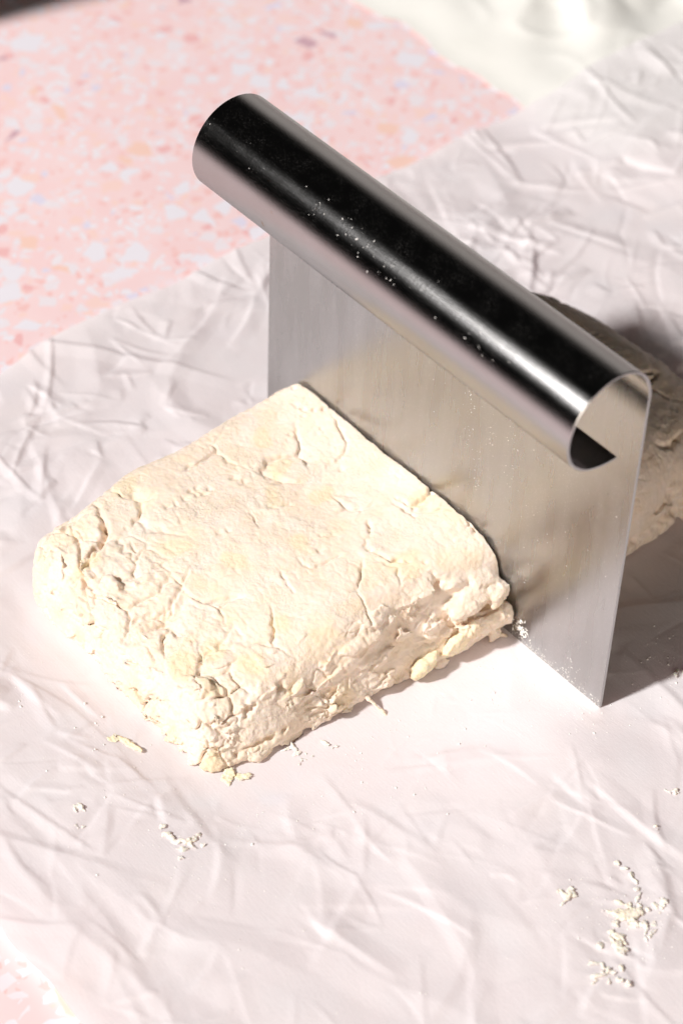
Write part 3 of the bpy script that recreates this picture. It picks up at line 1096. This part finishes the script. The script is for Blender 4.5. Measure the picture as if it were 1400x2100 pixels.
# ragged flakes that lift off the two open faces
for i in range(32):
    z = rnd(0.25, 2.75)
    a = rnd(.16, .42)
    parts.append(lump(i + 1500, np.array([rnd(2.4, 10.2), -9.95 - (1 - z / 3.2) * .40 + rnd(-.02, .08) + max(0, z - 2.2) * .5, z]) * CM, np.array([a, a * rnd(.6, 1), .055]) * CM, (rnd(1.0, 1.7) + rnd(-.35, .35), rnd(-.5, .5), rnd(-.4, .4)), .55, .1))
for i in range(46):
    z = rnd(0.2, 2.7)
    a = rnd(.16, .45)
    parts.append(lump(i + 1600, np.array([11.34 - (z / 3.2) ** 1.5 * 1.2 + rnd(-.06, .03), rnd(-9.6, -.4), z]) * CM, np.array([.055, a, a * rnd(.4, .8)]) * CM, (rnd(-.3, .6), rnd(-.7, .25), rnd(-.35, .35)), .55, .1))
for i in range(26):
    x, y = (rnd(8.6, 10.0), rnd(-8.5, -.6)) if i % 2 else (rnd(2.6, 9.6), rnd(-9.4, -8.2))
    a = rnd(.2, .5)
    parts.append(lump(i + 1700, np.array([x, y, 3.1 - .30 * max(0, x - 9.2) - .35 * max(0, -8.7 - y)]) * CM, np.array([a, a * rnd(.6, 1), .06]) * CM, (rnd(0, .3), rnd(0, .35), rnd(0, 6)), .5, .1))
# thin pressed plates on the top
for i in range(18):
    x, y = rnd(2.2, 9.2), rnd(-8.8, -.9)
    a = rnd(0.5, 1.25)
    parts.append(lump(i + 1300, np.array([x, y, 3.085 - .1 * max(0, x - 8.6) - .09 * max(0, -8.2 - y)]) * CM, np.array([a, a * rnd(.55, 1), rnd(.12, .15)]) * CM, (rnd(-.03, .03), rnd(-.03, .03), rnd(0, 6)), .22, .2))


def lean(V):
    # the front of the slab is narrower than the cut side
    xr = np.clip((V[:, 0] - 0.0135) / 0.098, 0, 1.1)
    yr = np.clip(-V[:, 1] / 0.1, 0, 1.05)
    V = V.copy()
    V[:, 0] -= 0.0115 * xr ** 2 * yr
    V[:, 2] *= settle(V[:, 0], V[:, 1])
    return V


def settle(x, y):
    # it was patted thinner towards the front corner
    return 1 - 0.26 * sstep(-0.035, -0.100, y) * sstep(0.02, 0.09, x) - 0.10 * sstep(-0.055, -0.100, y)



parts = [(lean(v), f) for v, f in parts]
for n_, q in enumerate(CRACKS):
    a_ = np.array(q[0]) * CM
    if n_ >= 25:
        a_ = lean(a_)
    else:
        dz = a_[:, 2] * (1 - settle(a_[:, 0], a_[:, 1]))
        a_ = a_ + dz[:, None] * np.array([-0.75, 0.55, -1.0])
    q[0][:] = [tuple(r) for r in (a_ / CM).tolist()]
m2, V, N = remesh(parts, 0.00034, 1)


def crag1(V):
    y, x, z = V[:, 1], V[:, 0], V[:, 2]
    c = sstep(-0.072, -0.094, y + 0.010 * perlin(V, 45, 71)) * (0.55 + 0.45 * sstep(0.02, 0.06, x))
    c = np.maximum(c, 0.75 * sstep(0.094, 0.106, x + 0.004 * perlin(V, 60, 72)) * sstep(-0.2, 0.5, perlin(V, 55, 73)))
    c = np.maximum(c, 0.30 * sstep(0.019, 0.015, x))
    return c


block = empty('dough_block', (0.062, -0.05, 0.0))
tag(block, 'square slab of floury scone dough in bright light, cut edge against the scraper blade', 'dough')


def to_parent(o, p):
    o.matrix_parent_inverse.identity()
    o.location = -Vector(p.location)


body = finish_dough('dough_body', m2, V, N, block, M_DOUGH, crag1, CRACKS, PITS, BUTTER, -0.0011, 0.0011, 3)
to_parent(body, block)


def chunk(name, parts, voxel, mat, parent=None, butter=0.0, seed=0):
    m, V, N = remesh(parts, voxel, 1)
    V = V + N * (0.00030 * fbm(V, 420, 3, seed) + 0.00016 * perlin(V, 1100, seed + 2))[:, None]
    org = np.array([V[:, 0].mean(), V[:, 1].mean(), V[:, 2].min()])
    m.vertices.foreach_set('co', (V - org).astype(np.float32).ravel())
    set_attr(m, 'butter', np.clip(butter + 0.5 * perlin(V, 150, seed + 4), 0, 1))
    m.materials.clear()
    m.polygons.foreach_set('use_smooth', np.ones(len(m.polygons), bool))
    m.name = name
    m.update()
    o = link(name, m, mat, parent)
    o.location = org if parent is None else org - np.array(parent.location)
    return o


# lumps of butter that show in the right-hand face, and torn shreds
for i, (x, y, z, a, b, c_) in enumerate([(10.98, -1.95, .66, .22, .62, .44), (10.92, -3.15, .50, .22, .50, .34)]):
    chunk('butter_piece', [lump(40 + i, np.array([x, y, z]) * CM, np.array([a, b, c_]) * CM, (.2, .35, .1), .30, .4)], 0.0004, M_BUTTER, block, 0.6, 50 + i)
chunk('torn_flake', [lump(60, np.array([10.35, -.42, 2.35]) * CM, np.array([.12, .20, .42]) * CM, (.2, -.5, .2), .3, .3), lump(61, np.array([10.55, -.5, 2.05]) * CM, np.array([.10, .10, .30]) * CM, (.3, -.3, .2), .3)], 0.0003, M_DOUGH, block, 0.0, 61)
chunk('torn_flake', [lump(62, np.array([10.06, -8.55, .28]) * CM, np.array([.42, .62, .20]) * CM, (.1, .2, .35), .22, .5)], 0.0003, M_DOUGH, block, .2, 62)
chunk('torn_shred', [lump(64, np.array([10.76 + k * .15, -5.15 + k * .05, .42 - k * .085]) * CM, np.array([.13, .05, .05]) * CM, (0, .45, .3), .3) for k in range(5)], 0.00025, M_DOUGH, block, 0.0, 64)

# ------------------------------------------------------------------ the other half, in the scraper's shadow
rs = np.random.RandomState(33)
parts = []
V, Fc = rbox(1.4 * CM, 10.9 * CM, -0.3 * CM, 10.0 * CM, 0.08 * CM, 3.50 * CM, 1.25 * CM, 50)
t = np.clip(V[:, 2] / 0.033, 0, 1)
xr = np.clip((V[:, 0] - 0.012) / 0.097, 0, 1)
yr = np.clip((V[:, 1] + 0.003) / 0.109, 0, 1)
V[:, 0] += xr ** 3 * ((1 - t) * 0.007)
V[:, 1] += yr ** 3 * (1 - t) * 0.006
V[:, 2] -= t * 0.008 * np.exp(-((V[:, 0] - 0.108) ** 2 + (V[:, 1] - 0.104) ** 2) / 0.035 ** 2)
V[:, 2] -= t * 0.003 * sstep(0.06, 0.10, V[:, 1])
cc_ = sstep(0.055, 0.016, V[:, 0]) * sstep(0.06, 0.10, V[:, 1])
V[:, 0] += 0.006 * cc_
V[:, 1] -= 0.005 * cc_
V[:, 2] += t * 0.0016 * perlin(V, 26, 12)
V[:, 0] += 0.004 * perlin(V * np.array([.2, 1, .6]), 34, 13) * (np.abs(xr - .5) * 2) ** 3
V[:, 1] += 0.004 * perlin(V * np.array([1, .2, .6]), 34, 14) * yr ** 3
parts.append((V, Fc))
for i in range(40):
    z = rnd(0.2, 2.3)
    a, b = rnd(0.6, 1.5), rnd(0.25, 0.5)
    parts.append(lump(i + 2000, np.array([11.15 - (z / 3.3) ** 2 * 1.3 + rnd(-.1, .05), rnd(.5, 9.6), z]) * CM, np.array([.38, a, b]) * CM, (rnd(-.2, .2), rnd(.1, .6), rnd(-.15, .15)), .22, .4))
for i in range(26):
    parts.append(lump(i + 2200, np.array([rnd(3.0, 9.0), rnd(.8, 6.4), 3.1]) * CM, np.array([rnd(.6, 1.4), rnd(.4, 1.0), .15]) * CM, (0, 0, rnd(0, 6)), .16, .2))
m2b, V, N = remesh(parts, 0.0006, 1)
FOLDS = [([(11.2, .4, 1.05), (11.3, 2.5, .95), (11.3, 5.0, 1.0), (11.2, 8, .9)], 1.0, 2.8),
         ([(9.8, 2.0, 3.0), (10.6, 3.4, 2.5), (10.9, 5.0, 2.2)], 1.1, 2.2), ([(9.6, 4.0, 3.0), (10.6, 5.0, 2.4), (11.0, 6.4, 1.8)], 1.1, 2.0),
         ([(8.6, 5.0, 3.2), (9.6, 6.4, 2.8), (10.3, 8.2, 2.2)], 1.0, 1.8), ([(7.2, 6.5, 3.2), (8.4, 7.6, 3.0), (9.2, 9.0, 2.6)], 1.0, 1.6),
         ([(10.9, 1.2, 1.9), (11.1, 2.6, 1.6), (11.2, 4.0, 1.7)], .8, 1.6), ([(6.0, 7.8, 3.2), (6.6, 8.8, 3.0), (7.4, 9.6, 2.6)], .9, 1.6)]


def crag2(V):
    return 0.35 * sstep(0.10, 0.112, V[:, 0]) * sstep(0.0, 0.5, perlin(V, 60, 83))


half = empty('dough_block', (0.062, 0.052, 0.0))
tag(half, 'shaded half of the dough behind the scraper, partly hidden by blade and handle', 'dough')
b2 = finish_dough('dough_body', m2b, V, N, half, M_DOUGH2, crag2, FOLDS, [], [], 0.0011, 0.0011, 40, 1.2)
to_parent(b2, half)


# ------------------------------------------------------------------ loose crumbs on the sheet
def crumb(name, cat, label, spots, mat=None, butter=0.0, seed=0, voxel=0.00024, group='loose crumbs on the parchment'):
    """spots: x, y (cm), half sizes (cm), turn"""
    pr = []
    for k, (x, y, a, b, c_, rz) in enumerate(spots):
        z = paper_z(x * CM, y * CM)
        pr.append(lump(seed * 7 + k, np.array([x * CM, y * CM, z + c_ * CM * 0.42]), np.array([a * (1.5 if k % 2 else .8), b * (.7 if k % 2 else 1.0), c_ * .45]) * CM * .76, (0.2 * math.sin(k * 2 + seed), 0.2 * math.cos(k + seed), rz), .75, .0))
    o = chunk(name, pr, voxel, mat or M_CRUMB, None, butter, 100 + seed)
    tag(o, label, cat, group)
    return o


def cluster(x, y, n, spread, s, seed, ang=0.0, stretch=1.0):
    r = np.random.RandomState(seed)
    out = []
    for k in range(n):
        u, v = r.normal(0, spread * 1.12, 2)
        u *= stretch
        q = s * r.uniform(.5, 1.1)
        out.append((x + u * math.cos(ang) - v * math.sin(ang), y + u * math.sin(ang) + v * math.cos(ang), q, q * r.uniform(.6, 1), q * r.uniform(.5, .8), r.uniform(0, 6)))
    return out


crumb('butter_flake', 'butter', 'long pale yellow butter flake lying left of the slab\'s lit crumbly side',
      [(7.35, -11.55, .24, .17, .09, .3), (7.75, -11.3, .42, .17, .11, .15), (8.05, -11.2, .24, .14, .10, .1)], M_BUTTER, .3, 1)
crumb('butter_flake', 'butter', 'broad yellow flake touching the paper just below the slab\'s front corner',
      [(10.35, -9.85, .30, .36, .10, .5), (10.62, -9.5, .22, .30, .08, .7)], M_BUTTER, .15, 2)
crumb('dough_crumb', 'crumb', 'grainy ragged crumb beside the slab\'s lower right edge, in its shadow',
      cluster(11.05, -7.5, 14, .16, .13, 3, 1.0, 2.4), None, 0, 3)
crumb('dough_crumb', 'crumb', 'round white crumb, upper of two at the left of the paper', cluster(8.85, -13.78, 5, .07, .13, 4), None, 0, 4)
crumb('dough_crumb', 'crumb', 'tiny white crumb, lower of two at the left of the paper', cluster(9.37, -14.2, 4, .06, .09, 5), None, 0, 5)
crumb('dough_crumb', 'crumb', 'branching white crumb cluster on the paper below the slab\'s front corner',
      [(10.75, -12.4, .13, .12, .10, 0), (11.0, -12.5, .12, .12, .10, 1), (11.2, -12.45, .13, .14, .11, 2), (11.4, -12.42, .15, .13, .11, 1), (11.55, -12.2, .14, .15, .12, 0), (11.6, -12.0, .15, .13, .12, 2), (11.55, -11.8, .11, .10, .08, 0),
       (11.7, -12.5, .14, .13, .10, 1), (11.9, -12.7, .12, .10, .07, 2), (11.75, -12.2, .13, .12, .10, 0), (11.9, -11.95, .12, .1, .09, 1)], None, 0, 6)
crumb('dough_crumb', 'crumb', 'small pale crumb near the right edge, highest of those below the blade', cluster(18.46, -.68, 5, .08, .12, 7), None, 0, 7)
crumb('dough_crumb', 'crumb', 'faint flat speck of dough under the small crumb at the right edge', cluster(19.35, -2.27, 4, .08, .09, 8), None, 0, 8)
crumb('dough_crumb', 'crumb', 'knobbly crumb alone to the left of the big crumb heap', cluster(19.22, -5.6, 8, .10, .15, 9), None, .1, 9)
crumb('dough_crumb', 'crumb', 'thin curved strand of crumbs above the big heap at lower right',
      [(19.35, -3.75, .12, .09, .07, 0), (19.6, -3.68, .13, .10, .09, 1), (19.85, -3.7, .12, .10, .08, 2), (20.05, -3.78, .13, .10, .09, 0), (20.3, -3.95, .13, .11, .09, 1), (20.5, -4.1, .12, .10, .08, 2)], None, 0, 10)
crumb('dough_crumb', 'crumb', 'largest yellowish crumb of the heap at lower right', cluster(20.75, -4.75, 16, .17, .20, 11, .3, 1.3), None, .35, 11)
crumb('dough_crumb', 'crumb', 'lumpy crumb on the lower left of the heap at lower right', cluster(21.15, -5.55, 13, .16, .18, 12, .5, 1.2), None, .2, 12)
crumb('dough_crumb', 'crumb', 'crumb on the lower right of the heap at lower right', cluster(21.35, -4.75, 10, .15, .16, 13), None, 0, 13)
crumb('dough_crumb', 'crumb', 'small ragged crumb on the upper right of the heap at lower right', cluster(20.95, -4.15, 7, .12, .12, 14, .9, 1.5), None, 0, 14)
crumb('dough_crumb', 'crumb', 'lowest crumb of the group at lower right, spread flat', cluster(21.75, -6.55, 12, .17, .15, 15, .9, 1.5), None, .1, 15)
crumb('dough_crumb', 'crumb', 'oval crumb right of the heap, close to the photograph\'s edge', cluster(21.1, -3.7, 5, .08, .15, 16, .2, 1.5), None, 0, 16)
crumb('dough_crumb', 'crumb', 'pale crumb at the edge of the scraper\'s shadow, right of the blade',
      cluster(15.72, 2.62, 8, .10, .17, 17, 1.0, 1.8), None, 0, 17)

# specks of flour scattered over the sheet: nobody could count them
rs = np.random.RandomState(91)
Vs, Fs, n = [], [], 0
for k in range(2000):
    u = rs.rand()
    if u < 0.30:
        x, y = 11.6 + abs(rs.normal(0, 1.6)), rs.uniform(-11, 0)
    elif u < 0.45:
        x, y = 15.2 + rs.normal(0, .7), rs.uniform(-1.6, 3.5)
    elif u < 0.65:
        x, y = rs.uniform(3, 14), -11.2 - abs(rs.normal(0, 1.2))
    elif u < 0.8:
        x, y = 20.5 + rs.normal(0, 1.2), -4.8 + rs.normal(0, 1.2)
    else:
        x, y = rs.uniform(6, 24), rs.uniform(-15, 2)
    if 0 < x < 11.5 and -10.6 < y < 0:
        continue
    s = 0.004 + 0.014 * rs.rand() ** 2 + (0.02 if rs.rand() < .03 else 0)
    p = np.array([x * CM, y * CM, paper_z(x * CM, y * CM) + s * CM * .3])
    Vs.append(ICO1_V * rs.uniform(.6, 1.3, (len(ICO1_V), 1)) * rs.uniform(.6, 1.5, 3) * s * CM + p)
    Fs.append(ICO1_F + n)
    n += len(ICO1_V)
o = link('flour_specks', mesh_from('flour_specks', np.concatenate(Vs), np.concatenate(Fs)), M_FLOUR)
tag(o, 'fine white flour specks scattered over the parchment around the dough', 'flour', kind='stuff')
